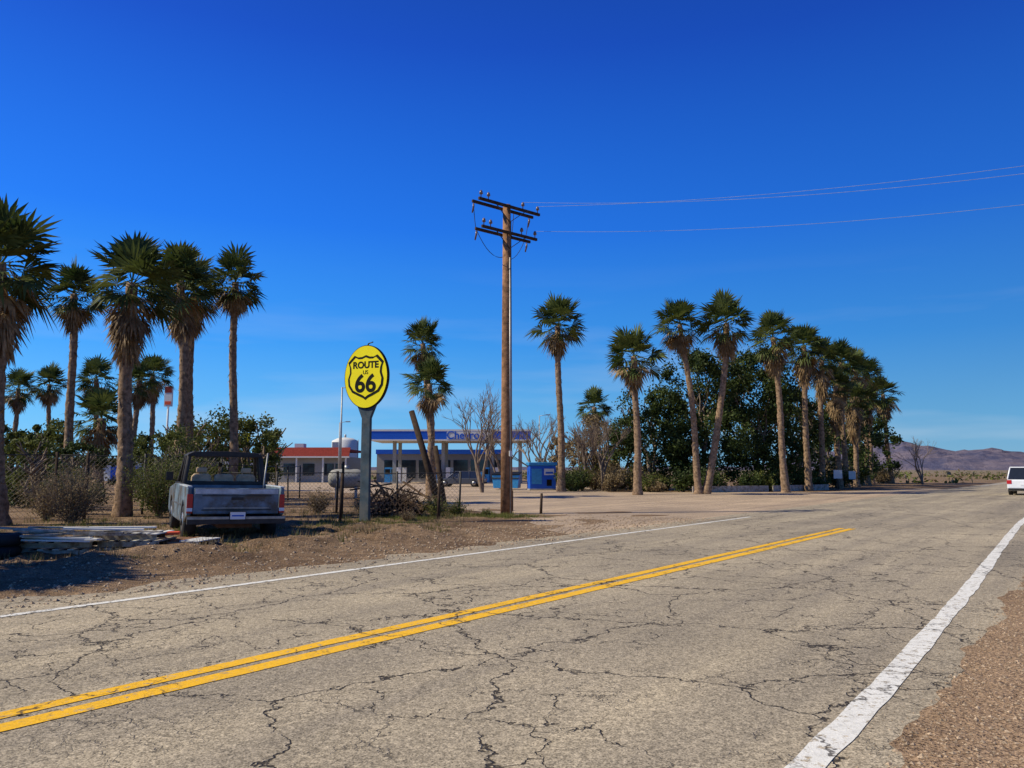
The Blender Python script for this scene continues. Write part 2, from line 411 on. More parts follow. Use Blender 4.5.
def tree(name,x,y,h,hw,m,n=7000,size=.3,clumps=45,seed=1,low=.12,cr=.17,trunk=.22):
    rng=random.Random(seed); mb=MB()
    for k in range(3):
        a=rng.random()*6.28
        branchy(mb,Vector((x,y,-.1)),Vector((cos(a)*.3,sin(a)*.3,1)),h*.36,trunk*(1-.2*k),3,rng,'twig',.7)
    cz=h*(.5+low/2); hz=h*(1-low)/2
    C=[]
    for i in range(clumps):
        a=rng.random()*6.28; u=rng.uniform(-1,1); rr=rng.uniform(.35,.95)
        s=math.sqrt(max(0,1-u*u))**.7
        C.append((Vector((x+cos(a)*s*hw*rr,y+sin(a)*s*hw*rr,cz+u*hz*.88)),rng.uniform(.5,1.35)*h*cr*.5))
    for i in range(n):
        c,r=rng.choice(C)
        d=Vector((rng.gauss(0,1),rng.gauss(0,1),rng.gauss(0,.8))).normalized()*r*(rng.random()**.4)*rng.choice((1,1,1,1.4))
        q=c+d
        if q.z<.05: q.z=rng.uniform(.05,.4)
        leaf(mb,q,size,rng,m)
    mb.obj(name)
tree('shade_tree',15.3,62,11.6,4.4,'leafd',26000,.25,130,3,.0,.14)
tree('shade_tree',20.6,64,11.9,4.6,'leafd',26000,.25,130,4,.0,.14)
tree('shade_tree',11.3,63,8.6,3.6,'leafd',11000,.24,70,5,.0)
tree('shade_tree',25.5,70,9.0,4.2,'leafd',11000,.28,70,6,.02)
tree('shade_tree',33.5,80,9.2,4.8,'leafd',9000,.32,60,7,.02)
tree('shade_tree',42,92,8,5.0,'leafd',9000,.34,60,8,.02)
tree('scrub_tree',7.2,66,6.4,2.6,'leafb',4500,.22,36,9,.0)
tree('scrub_tree',9.3,68,5.6,2.6,'leafo',4500,.24,36,10,.0)
tree('scrub_tree',4.6,70,4.8,2.4,'leafb',3200,.22,30,11,.0)
tree('mesquite_tree',-16.0,40,4.9,2.4,'leafo',8000,.17,50,12,0)
tree('mesquite_tree',-14.2,42.5,4.8,2.0,'leafo',6000,.18,40,13,0)
tree('mesquite_tree',-13.7,31,3.3,1.7,'leafo',9000,.10,60,14,low=.0)
tree('mesquite_tree',-30.5,50,4.8,3.6,'leafo',7000,.24,40,15,low=.0)
tree('mesquite_tree',-23.5,52,4.4,3.0,'leafd',5000,.24,36,16,low=.0)
tree('mesquite_tree',-19.0,60,4.7,1.6,'leafd',2400,.24,20,17)
tree('mesquite_tree',-38,60,4.6,4,'leafo',5000,.28,36,18,low=0)
tree('mesquite_tree',-17.4,31,2.7,1.5,'leafd',4500,.12,36,19,low=0)
tree('mesquite_tree',-20.5,33,3.0,1.8,'leafo',5000,.14,36,20,low=0)
tree('mesquite_tree',-18.6,44,4.6,2.2,'leafo',5000,.18,36,21,low=0)
tree('mesquite_tree',-13.2,12.6,4.9,2.3,'leafo',4200,.15,36,22,low=.2)
def bush(name,x,y,h,hw,m,n=2500,size=.07,seed=1,stems=60):
    rng=random.Random(seed); mb=MB(); z0=hgt(x,y)
    for i in range(stems):
        a=rng.random()*6.28; e=rng.uniform(.05,1.0)
        d=Vector((cos(a)*e*hw/h,sin(a)*e*hw/h,rng.uniform(.5,1))); L=h*rng.uniform(.5,.95)
        p0=Vector((x,y,z0-.03)); pts=[p0]
        for k in range(3):
            d=(d+Vector((rng.uniform(-.2,.2),rng.uniform(-.2,.2),rng.uniform(-.1,.1)))); pts.append(pts[-1]+d.normalized()*L/2.6)
        mb.tube(pts,[.009,.007,.005,.003],'twig',3,cap=False)
        for j in range(n//stems):
            t=rng.uniform(.8,3); k=min(2,int(t)); q=pts[k].lerp(pts[k+1],t-k)+Vector((rng.gauss(0,.08),rng.gauss(0,.08),rng.gauss(0,.08)))*h
            if q.z>z0: leaf(mb,q,size,rng,m)
    mb.obj(name)
bush('dry_bush',-12.7,22.5,1.75,1.15,'leafb',6000,.05,31,170)
bush('dry_bush',-14.6,24.5,1.5,1.1,'leafb',3500,.06,32,110)
bush('dry_bush',-15.5,27.5,1.6,1.2,'leafo',4500,.07,33,90)
bush('dry_bush',-10.9,27.0,1.5,1.1,'leafo',4000,.06,34,90)
bush('green_shrub',-11.6,25.6,2.1,1.3,'leafo',7000,.07,35,110)
bush('green_shrub',-12.3,29.0,2.3,1.5,'leafo',7000,.08,41,110)
bush('green_shrub',-9.7,28.4,1.5,1.0,'leafo',3500,.06,42,80)
bush('green_shrub',-2.6,26.5,.75,.5,'grass',2200,.05,36,70)
bush('green_shrub',-2.0,27.6,.6,.5,'leafo',1500,.05,37,50)
bush('dry_bush',-3.3,24.9,.35,.5,'leafb',1500,.04,38,70)
bush('green_shrub',-.9,27.4,.3,.4,'grass',1000,.04,39,60)
bush('dry_bush',-5.3,28.0,.9,.7,'leafb',1800,.05,43,80)
bush('dry_bush',-7.3,29.3,1.0,.9,'leafb',1800,.06,44,80)
bush('dry_bush',-4.2,30.2,1.1,.9,'leafb',1800,.06,45,80)
bush('dry_bush',-8.9,25.0,.6,.6,'leafb',1200,.05,46,60)
bush('dry_bush',-16.2,21.5,1.2,.9,'leafb',2500,.06,47,80)
for i in range(22):
    x=R.uniform(4,12); bush('roadside_shrub',x,R.uniform(56,64),R.uniform(.9,2.2),R.uniform(1,1.6),R.choice(['leafb','leafb','leafo','leafd']),1600,.15,50+i,40)
for i,(x,y) in enumerate([(12.5,57),(14,56.4),(15,58.5),(17.5,58),(19,58.8),(20.5,60),(23.5,63),(27,68),(31,74),(35,79),(39,86),(43,90),(47,97),(29.5,70),(25,64)]):
    bush('roadside_shrub',x,y,R.uniform(1.2,2.4),R.uniform(1.6,2.2),R.choice(['leafo','leafb','leafd','leafd']),2200,.18,80+i,40)
def bare(x,y,h,seed,r=.12,depth=5):
    rng=random.Random(seed); mb=MB()
    for k in range(3):
        a=rng.random()*6.28
        branchy(mb,Vector((x,y,-.05)),Vector((cos(a)*.28,sin(a)*.28,1)),h*.33,r,depth,rng,'twig',.55)
    mb.obj('bare_tree')
bare(-2.1,55,7.4,3); bare(2.4,62,6.8,5); bare(7.0,60,6.5,8); bare(45.5,86,5.6,9,.1); bare(-1.0,66,6,12); bare(-17.6,47,5,14,.1,4); bare(5.4,61,5.5,15)

mb=MB(); rng=random.Random(5)
for i in range(1500):
    y=rng.uniform(70,520)**1; x=y*rng.uniform(-.8,1.1)
    w=N.x*x+N.y*y
    if -2<w<14 or (w>=14 and y<110 and x<46 and x>-45): continue
    s=rng.uniform(.4,1.2)
    for j in range(16 if y<250 else 8):
        leaf(mb,Vector((x+rng.gauss(0,s*.6),y+rng.gauss(0,s*.6),abs(rng.gauss(0,s*.4)))),s*.7,rng,rng.choice(['leafo','leafo','leafb']))
mb.obj('desert_scrub')
mb=MB()
def tuft(x,y,h,n,m,sp=.05):
    z=hgt(x,y)
    for j in range(n):
        a=rng.random()*6.28; b=Vector((x+rng.gauss(0,sp),y+rng.gauss(0,sp),z-.01)); t=Vector((cos(a)*h*.6*rng.random(),sin(a)*h*.6*rng.random(),h*rng.uniform(.5,1)))
        s=Vector((-sin(a),cos(a),0))*.007
        mb.face([b-s,b+s,b+t],m)
for i in range(1100):
    v=rng.uniform(-2,24); w=rng.uniform(12.4,26); x,y,_=rw(v,w)
    if x>-1.5 or x<-22: continue
    tuft(x,y,rng.uniform(.06,.30),18,rng.choice(['leafb','leafb','leafo']),.08)
for cx,cy,sx,sy,n in ((-4.3,23.6,1.6,.5,110),(-1.3,27.6,1.4,.6,160),(-8.3,19.5,1.2,.5,60),(-3.2,25.5,1,.8,110),(-11,21,1.5,1,60),(-5.6,21.3,1,.5,30),(-.2,26.6,.9,.4,110)):
    for i in range(n): tuft(cx+rng.gauss(0,sx*.6),cy+rng.gauss(0,sy*.6),rng.uniform(.04,.18),14,rng.choice(['grass','grass','leafo']),.08)
for i in range(60):
    v=rng.uniform(3,20); w=rng.uniform(-3,.5); x,y,_=rw(v,w); tuft(x,y,rng.uniform(.03,.08),10,'leafb')
mb.obj('dry_grass')
mb=MB(); rng=random.Random(8)
def stone(x,y,s,z=None):
    z=max(hgt(x,y),.012) if z is None else z
    vs=[Vector((rng.uniform(.6,1)*s,0,0)),Vector((0,rng.uniform(.6,1)*s,0)),Vector((-rng.uniform(.6,1)*s,0,0)),Vector((0,-rng.uniform(.6,1)*s,0)),Vector((rng.uniform(-.3,.3)*s,0,s*.55)),Vector((0,0,-s*.4))]
    a=rng.random()*6; Mt=Matrix.Rotation(a,3,'Z')
    mb.idx([Mt@q+Vector((x,y,z+.1*s)) for q in vs],[(0,1,4),(1,2,4),(2,3,4),(3,0,4),(1,0,5),(2,1,5),(3,2,5),(0,3,5)],'stone')
for i in range(14000):
    v=2+14*rng.random()**1.6; w=1.05-rng.random()**1.1*3.2; x,y,_=rw(v,w); stone(x,y,rng.choice((.005,.007,.009,.012,.015,.022)))
for i in range(500):
    v=2+14*rng.random()**1.6; w=1.0+abs(rng.gauss(0,.25)); x,y,_=rw(v,w); stone(x,y,rng.choice((.004,.006,.009)),.013)
for i in range(8000):
    v=rng.uniform(-8,24); w=10.0+abs(rng.gauss(0,2.4)); x,y,_=rw(v,w); stone(x,y,rng.choice((.01,.012,.015,.02,.03,.045)))
mb.obj('gravel')

# ------------------------------------------------------------ utility pole
def utility_pole(x,y,h=11.7,adir=Vector((.77,.64,0))):
    e=empty('utility_pole',(x,y,0)); adir=adir.normalized(); fwd=Vector((adir.y,-adir.x,0))
    m=MB(); m.tube([(0,0,-.3),(0,0,3),(0,0,h*.6),(0,0,h)],[.23,.21,.185,.15],'wood',14); m.obj('pole',e)
    m=MB()
    m.tube([fwd*.22+Vector((0,0,0)),fwd*.2+Vector((0,0,h*.82))],.035,'steel',6)
    m.tube([adir*.26+Vector((0,0,0)),adir*.2+Vector((0,0,h-.6))],.02,'dsteel',6)
    m.box(fwd*.24+Vector((0,0,2.2)),(.14,.03,.2),'white_w',Matrix.Rotation(math.atan2(adir.y,adir.x),3,'Z'))
    m.obj('riser',e)
    rot=Matrix.Rotation(math.atan2(adir.y,adir.x),3,'Z'); att=[]
    m=MB(); ins=MB()
    for z,L in ((h-.12,3.0),(h-1.15,2.7)):
        for s in (-1,1):
            m.box(fwd*(.2*s)+Vector((0,0,z)),(L,.08,.10),'dwood',rot)
        for sx in (-1,1):
            m.tube([adir*(sx*.75)+fwd*.26+Vector((0,0,z-.03)),fwd*.18+Vector((0,0,z-.6))],.018,'dsteel',4)
        for o in (-.48,-.36,.22,.48):
            b=adir*(o*L*.97)+Vector((0,0,z+.06))
            ins.tube([b+fwd*.2,b+fwd*.2+Vector((0,0,.1)),b+fwd*.2+Vector((0,0,.12)),b+fwd*.2+Vector((0,0,.2)),b+fwd*.2+Vector((0,0,.26))],[.015,.02,.07,.06,.03],'ceram',8)
            att.append(Vector((x,y,0))+b+fwd*.2+Vector((0,0,.26)))
        for o in (-.46,.05,.46):
            b=adir*(o*L)-fwd*.28+Vector((0,0,z-.05))
            ins.tube([b,b+Vector((0,0,-.12)),b-fwd*.08+Vector((0,0,-.34))],[.03,.045,.03],'ceram',6)
    m.obj('crossarms',e); ins.obj('insulators',e)
    m=MB()
    def droop(a,b,s):
        a=Vector(a);b=Vector(b); m.tube([a.lerp(b,t/8)+Vector((0,0,-s*4*(t/8)*(1-t/8))) for t in range(9)],.012,'dsteel',4)
    for o in (-.46,.46,.2):
        a=adir*(o*3)+Vector((0,0,h-.05)); b=adir*(o*2.6)+Vector((0,0,h-1.1)); droop(a-fwd*.3,b-fwd*.36,.15)
        droop(b-fwd*.36,fwd*-.2+Vector((0,0,h-2.0)),.35)
    m.obj('jumper_leads',e)
    return att
A1=utility_pole(-.20,28.6)
A2=utility_pole(37,12.5,13.0,Vector((.38,.92,0)))
mb=MB()
for i,j in ((2,2),(3,3),(7,7)):
    a,b=A1[i],A2[j]
    sag=1.5+.25*(i%3)
    mb.tube([a.lerp(b,t/40)+Vector((0,0,-sag*4*(t/40)*(1-t/40))) for t in range(41)],.006,'wire',4,cap=False)
mb.obj('power_lines')

# ------------------------------------------------------------ route sign
e=empty('route_sign',(-4.53,24.0,0),rad(-22))
m=MB(); 
m.prism([(-.165,0,-.1),(.165,0,-.1),(.155,0,3.2),(.38,0,3.72),(-.38,0,3.72),(-.155,0,3.2)],(0,-.06,0),(0,.06,0),'sign_post'); m.obj('post',e,bevel=.015)
CZ=4.50
def ell(rx,rz,y0,y1,mat,nm,n=64):
    k=MB(); k.prism([(rx*cos(2*pi*i/n),0,CZ+rz*sin(2*pi*i/n)) for i in range(n)],(0,y0,0),(0,y1,0),mat); return k.obj(nm,e)
ell(.79,1.0,-.10,.01,'sign_k','rim'); ell(.765,.975,-.115,-.101,'sign_y','face'); 
def shield(s,y,mat,nm):
    pts=[(0,.60),(.12,.55),(.25,.545),(.36,.60),(.44,.52),(.56,.40),(.51,.26),(.50,.10),(.56,-.08),(.54,-.28),(.42,-.46),(.22,-.56),(.08,-.62),(0,-.68)]
    full=pts+[(-a,b) for a,b in pts[::-1][1:-1]]
    k=MB(); k.prism([(a*s*1.1,0,CZ+.02+b*s*1.05) for a,b in full],(0,y-.006,0),(0,y,0),mat); k.obj(nm,e)
shield(1.05,-.116,'sign_k','shield_edge'); shield(.93,-.123,'sign_y','shield_face')
text('ROUTE',.29,'sign_k','text_route',e,(0,-.132,CZ+.36),bold=.010,sx=1.0,extr=.002)
text('US',.17,'sign_k','text_us',e,(0,-.132,CZ+.13),bold=.002,extr=.002)
text('66',.78,'sign_k','text_66',e,(0,-.132,CZ-.24),bold=.02,sx=1.0,extr=.002)
m=MB(); m.tube([(-.3,.3,0),(-.33,.3,4),(-.30,.28,5.3),(-.12,.2,5.60),(.1,.1,5.62)],.022,'dsteel',6); m.obj('conduit',e)

# ------------------------------------------------------------ pickup truck (y forward, tail at y=0)
def wheel(m,x,y,r,w,side):
    m.tube([(x-w/2,y,r),(x-w/2+.03,y,r),(x+w/2-.03,y,r),(x+w/2,y,r)],[r-.04,r,r,r-.04],'black',24)
    xo=x+side*(w/2+.004); m.tube([(xo-side*.02,y,r),(xo,y,r)],[r*.58,r*.55],'chrome',18); m.tube([(xo,y,r),(xo+side*.03,y,r)],[r*.22,r*.18],'dsteel',10)
tz=hgt(-6.3,17.9)
T=empty('pickup_truck',(-6.20,17.5,tz+.0),rad(28))
T.rotation_euler=(rad(.5),rad(1.0),rad(28)); T.scale=(1.06,1,1.04)
side=[(0,.58),(0.02,1.16),(2.05,1.16),(2.10,1.20),(3.45,1.18),(3.6,1.16),(4.9,1.05),(5.05,.95),(5.05,.5),(4.75,.42)]
fa=[(4.2+.44*cos(a),.40+.46*sin(a)) for a in [pi*i/10 for i in range(11)]]
ra=[(1.0+.44*cos(a),.40+.46*sin(a)) for a in [pi*i/10 for i in range(11)]]
side=side+fa+[(3.6,.36),(1.6,.36)]+ra+[(.3,.5)]
for s,nm in ((-1,'body_side_left'),(1,'body_side_right')):
    m=MB(); m.prism([(0,a,b) for a,b in side],(s*.98,0,0),(s*.90,0,0),'truckb'); m.obj(nm,T,bevel=.02)
m=MB()
for s in (-1,1):
    m.bb(s*.94-.045,s*.94+.045,.03,2.0,1.163,1.19,'truckl')
    m.bb(min(s*.984,s*.99),max(s*.984,s*.99),1.5,3.7,.72,.76,'chrome'); m.bb(min(s*.982,s*.986),max(s*.982,s*.986),2.12,2.135,.45,1.15,'black'); m.bb(min(s*.982,s*.986),max(s*.982,s*.986),3.28,3.295,.45,1.15,'black')
m.obj('side_trim',T)
m=MB()
m.bb(-.9,.9,.05,2.05,.62,.68,'dsteel'); m.bb(-.9,-.66,.6,1.45,.68,.92,'dsteel'); m.bb(.66,.9,.6,1.45,.68,.92,'dsteel')
m.bb(-.9,.9,2.02,2.08,.4,1.17,'truckb'); m.bb(-.9,.9,2.1,3.5,.36,.44,'dsteel'); m.bb(-.9,.9,3.45,3.52,.4,1.15,'dsteel')
m.bb(-.35,.35,.1,4.9,.30,.42,'rust'); m.tube([(-.9,1.0,.38),(.9,1.0,.38)],.06,'rust',8)
m.tube([(-.14,1.0,.38),(-.06,1.0,.38),(.06,1.0,.38),(.14,1.0,.38)],[.06,.15,.15,.06],'rust',10)
m.obj('bed_and_floor',T)
m=MB(); m.prism([(0,3.5,1.17),(0,4.95,1.06),(0,5.04,.9),(0,5.04,.45),(0,4.95,.45),(0,4.9,.98),(0,3.5,1.08)],(-.9,0,0),(.9,0,0),'truckb'); m.obj('hood_and_grille',T,bevel=.02)
m=MB(); m.bb(-.86,.86,-.03,.05,.60,1.15,'truckb'); m.obj('tailgate',T,bevel=.02)
m=MB(); m.bb(-.84,.84,-.042,-.031,1.03,1.13,'truckl'); m.bb(-.70,.70,-.04,-.031,.68,.70,'dsteel'); m.bb(-.70,.70,-.04,-.031,.98,1.0,'dsteel'); m.bb(-.12,.12,-.05,-.031,.90,.96,'dsteel'); m.bb(-.66,.66,-.036,-.031,.72,.74,'chrome'); m.obj('tailgate_trim',T)
m=MB(); m.bb(-.985,-.875,-.012,.02,.62,1.02,'tail'); m.bb(.875,.985,-.012,.02,.62,1.02,'tail'); m.bb(-.985,-.875,-.016,.0,.66,.73,'plate');m.bb(.875,.985,-.016,.0,.66,.73,'plate'); m.obj('tail_lamps',T)
m=MB(); m.bb(-.98,.98,-.2,-.05,.40,.56,'dsteel'); m.bb(-.98,.98,-.206,-.2,.50,.555,'chrome'); m.obj('rear_bumper',T,bevel=.02)
m=MB(); m.bb(-.15,.15,-.235,-.222,.50,.65,'plate'); m.bb(-.165,.165,-.221,-.207,.485,.665,'dsteel'); m.bb(-.12,.12,-.238,-.236,.56,.59,'blue'); m.obj('licence_plate',T)
m=MB()
for s in (-1,1):
    m.tube([(s*.88,2.12,1.18),(s*.80,2.22,1.86)],.055,'dsteel',6)
    m.tube([(s*.90,3.5,1.17),(s*.80,2.98,1.86)],.045,'dsteel',6)
    m.tube([(s*.89,2.75,1.18),(s*.81,2.72,1.88)],.03,'dsteel',6)
    m.bb(s*.92-.05,s*.92+.05,2.1,3.45,1.17,1.215,'dsteel')
m.prism([(-.84,0,1.84),(.84,0,1.84),(.84,0,1.88),(.70,0,1.95),(0,0,1.975),(-.70,0,1.95),(-.84,0,1.88)],(0,2.16,0),(0,3.04,0),'dsteel')
m.bb(-.86,.86,2.09,2.14,1.17,1.26,'dsteel'); m.bb(-.05,.05,3.1,3.2,1.6,1.7,'black'); m.bb(-.85,.85,3.2,3.45,1.12,1.24,'black')
m.obj('cab_frame',T,bevel=.012)
m=MB()
for x in (-.50,.0,.50):
    m.prism([(x-.22,0,.65),(x+.22,0,.65),(x+.22,0,1.36),(x+.16,0,1.43),(x-.16,0,1.43),(x-.22,0,1.36)],(0,2.28,0),(0,2.42,0),'seat')
for x in (-.50,.50): m.bb(x-.12,x+.12,2.3,2.38,1.45,1.58,'seat')
m.bb(-.8,.8,2.42,2.95,.6,.78,'seat'); m.obj('seats',T,bevel=.03)
m=MB()
for s in (-1,1):
    m.tube([(s*.93,3.3,1.22),(s*1.08,3.25,1.3)],.012,'dsteel',5); m.bb(s*1.12-.08,s*1.12+.08,3.22,3.27,1.25,1.46,'dsteel')
m.tube([(.42+.19*cos(a*pi/8)-.85,3.0,1.2+.19*sin(a*pi/8)) for a in range(17)],.015,'black',5)
m.obj('mirrors_and_wheel',T)
m=MB()
for y in (1.0,4.2):
    for s in (-1,1): wheel(m,s*.84,y,.38,.26,s)
m.obj('wheels',T)
m=MB(); m.tube([(.80,1.8,.7),(.93,2.0,1.95)],.02,'steel',5); m.bb(-.3,.35,.9,1.7,.7,1.1,'dwood'); m.bb(.1,.5,.3,.8,.7,1.12,'bwood'); m.obj('bed_load',T)

# ------------------------------------------------------------ cars
def car(name,x,y,rz,paint='carw',h=1.7,L=4.6,W=1.85):
    e=empty(name,(x,y,.0),rz); hb=h*.56
    m=MB(); m.prism([(0,0,.42),(0,.0,hb*.98),(0,.1,hb),(0,L-1.2,hb),(0,L-.15,hb-.12),(0,L,hb-.3),(0,L,.32),(0,L-.5,.25),(0,.2,.28)],(-W/2,0,0),(W/2,0,0),paint); m.obj('body',e,bevel=.07)
    m=MB()
    a,b=W/2-.04,W/2-.2
    V=[(-a,.06,hb-.01),(a,.06,hb-.01),(a,L-1.15,hb-.01),(-a,L-1.15,hb-.01),(-b,.32,h-.07),(b,.32,h-.07),(b,L-1.95,h-.07),(-b,L-1.95,h-.07)]
    m.idx(V,[(0,1,5,4),(1,2,6,5),(2,3,7,6),(3,0,4,7),(4,5,6,7)],'glass'); m.obj('glasshouse',e)
    m=MB(); m.bb(-b-.02,b+.02,.25,L-1.9,h-.075,h,paint)
    for s in (-1,1):
        for (p,q) in (((s*a,.06,hb),(s*b,.34,h-.05)),((s*a,L-1.15,hb),(s*b,L-1.95,h-.05)),((s*a,1.3,hb),(s*b,1.35,h-.05)),((s*a,2.35,hb),(s*b,2.3,h-.05))): m.tube([p,q],.05,paint,5)
    m.obj('roof_and_pillars',e,bevel=.03)
    m=MB()
    for s in (-1,1): m.bb(min(s*W*.5,s*W*.37),max(s*W*.5,s*W*.37),-.02,.2,hb-.28,hb-.04,'tail'); m.bb(s*(W/2+.08)-.1,s*(W/2+.08)+.1,L-1.75,L-1.65,hb,hb+.15,paint)
    m.bb(-.26,.26,-.02,0.0,.62,.74,'plate'); m.bb(-W/2+.05,W/2-.05,-.06,.1,.3,.45,'black'); m.obj('lamps_mirrors_trim',e)
    m=MB()
    for yy in (.85,L-.9):
        for s in (-1,1): wheel(m,s*(W/2-.11),yy,.35,.23,s)
    m.obj('wheels',e)
car('white_suv',32.2,48.7,-math.atan2(U.x,U.y),h=1.80,W=1.95)
car('parked_car',-2.6,74,rad(80),'card',1.5)

# ------------------------------------------------------------ gas station
e=empty('gas_station',(0,0,0))
m=MB(); m.bb(-16.6,2.2,90,99,5.15,6.1,'blue'); m.obj('canopy_fascia',e)
m=MB(); m.bb(-16.64,2.24,89.96,99.04,6.1,6.32,'white_w'); m.bb(-16.64,2.24,89.96,99.04,5.0,5.15,'white_w'); m.bb(-7.6,-2.2,89.9,89.96,5.2,6.05,'white_w'); m.obj('canopy_trim',e)
text('Chevron',1.25,'blue','canopy_text',e,(-5.4,89.88,5.6),extr=.01,bold=.02)
m=MB()
for x in (-14,-8.2,-2.4,1.0):
    m.bb(x-.2,x+.2,92,92.4,0,5.0,'grey_w'); m.bb(x-.2,x+.2,96.5,96.9,0,5.0,'grey_w')
m.obj('columns',e)
m=MB()
for x in (-14,-8.2,-2.4):
    for y in (91.2,96):
        m.bb(x-1.3,x+1.3,y-.4,y+1.4,.0,.15,'grey_w'); m.bb(x-1.0,x-.3,y,y+.6,.15,1.9,'lblue'); m.bb(x-.95,x-.35,y-.02,y-.001,1.1,1.7,'sign_k'); m.bb(x+.4,x+.9,y,y+.6,.15,1.9,'white_w')
m.obj('pumps',e)
m=MB(); m.bb(-18,-1,103,113,0,3.7,'grey_w'); m.bb(-18.1,-.9,102.7,113.1,3.7,4.3,'blue'); 
for i in range(7): m.bb(-17+i*2.3,-15.1+i*2.3,102.95,102.998,.5,2.9,'glass')
m.obj('store',e)
e=empty('roadside_diner',(0,0,0))
m=MB(); m.bb(-31,-21.5,100,110,0,3.3,'grey_w'); m.bb(-38,-31.002,103,110,0,3.0,'white_w'); m.obj('walls',e)
m=MB(); m.prism([(-31.6,99,3.3),(-20.9,99,3.3),(-20.9,100,4.5),(-31.6,100,4.5)],(0,0,0),(0,.15,0),'red'); m.bb(-31.6,-20.9,99.9,110.5,4.0,4.25,'red'); m.bb(-31.7,-20.8,98.85,99.0,3.15,3.34,'white_w'); m.bb(-38.4,-31.7,102.5,110.4,3.0,3.4,'red'); m.obj('roof',e)
m=MB(); 
for x in (-29.5,-27,-24.5,-22.8): m.bb(x,x+1.5,99.93,99.98,.9,2.4,'glass')
m.bb(-29,-27.8,103,104.4,4.25,5.1,'white_w'); m.bb(-24,-23.2,103,104,4.25,5.3,'steel'); m.bb(-35,-34,104,105,3.4,4.2,'steel')
for x in (-31,-27.6,-24.2,-21.3): m.bb(x-.1,x+.1,99.05,99.25,0,3.3,'white_w')
m.obj('windows_and_rooftop_units',e)
e=empty('water_tower_tank',(-25.5,118,0)); m=MB(); m.tube([(0,0,0),(0,0,6.0),(0,0,6.4),(0,0,6.55)],[2.0,2.0,1.2,.1],'white_w',24); m.obj('shell',e)
m=MB(); m.tube([(2.05,-.3,0),(2.05,-.3,6.2)],.05,'steel',4); m.tube([(0,0,6.5),(0,0,7.0)],.15,'steel',6); m.obj('ladder_and_vent',e)
e=empty('motel_building'); m=MB(); m.bb(-60,-41,112,120,0,3,'white_w'); m.bb(-60.5,-40.5,111.4,120.6,3,3.3,'grey_w')
for i in range(6): m.bb(-58+i*3,-57+i*3,111.95,111.99,0,2.1,'blue'); m.bb(-56.7+i*3,-55.6+i*3,111.95,111.99,1,2.1,'glass')
m.obj('walls_and_roof',e)
e=empty('tall_price_sign',(-40.3,90,0)); m=MB(); m.tube([(0,0,0),(0,0,10)],.12,'white_w',8); m.bb(-.45,.45,-.15,.15,9.0,11.4,'white_w'); m.obj('pylon',e)
m=MB(); m.bb(-.4,.4,-.18,-.151,10.6,11.3,'red'); m.bb(-.35,.35,-.18,-.151,9.2,9.6,'orange'); m.obj('panels',e)
def lamp_post(x,y,h):
    m=MB(); m.tube([(x,y,0),(x,y,h)],[.09,.05],'steel',6); m.tube([(x,y,h-.05),(x+.8,y,h+.1)],.03,'steel',5); m.bb(x+.7,x+1.2,y-.12,y+.12,h+.03,h+.14,'steel'); m.obj('street_lamp')
lamp_post(-12.2,55,7.5); lamp_post(-19.7,88,7); lamp_post(-26.5,75,6.2); lamp_post(3,84,7.5)
e=empty('vending_kiosk',(2.35,62,0),rad(8)); m=MB(); m.bb(-1.05,1.05,-.7,.7,.12,1.95,'blue'); m.bb(-1.15,1.15,-.8,.8,1.95,2.2,'lblue'); m.bb(-1.1,1.1,-.75,.75,0,.12,'grey_w'); m.obj('cabinet',e,bevel=.04)
m=MB(); m.bb(-.9,-.1,-.73,-.702,.5,1.7,'lblue'); m.bb(.1,.9,-.73,-.702,1.2,1.7,'white_w'); m.bb(.2,.8,-.745,-.731,1.3,1.45,'blue'); m.bb(.3,.7,-.73,-.702,.35,.85,'sign_k'); m.obj('panels',e)
e=empty('dumpster',(-.4,63,0),rad(-10)); m=MB(); m.prism([(-1,0,.15),(1,0,.15),(1.1,0,1.2),(-1.1,0,1.2)],(0,-.7,0),(0,.7,0),'lblue'); m.obj('bin',e,bevel=.02); m=MB(); m.prism([(0,-.75,1.2),(0,.75,1.4),(0,.75,1.46),(0,-.75,1.26)],(-1.12,0,0),(1.12,0,0),'sign_k'); m.bb(-1.1,1.1,-.74,-.702,.9,1.0,'dsteel'); m.obj('lid',e)
e=empty('storage_tank',(-9.6,45,0),rad(12)); m=MB(); m.tube([(-1.05,0,1.1),(-1.0,0,1.1),(-.85,0,1.1),(-.6,0,1.1),(.6,0,1.1),(.85,0,1.1),(1.0,0,1.1),(1.05,0,1.1)],[.1,.3,.48,.55,.55,.48,.3,.1],'grey_w',20); m.obj('tank',e)
m=MB(); 
for x in (-.55,.55): m.bb(x-.08,x+.08,-.4,.4,0,.62,'steel')
m.tube([(0,0,1.6),(0,0,1.85)],.14,'steel',8); m.obj('saddles_and_valve_dome',e)

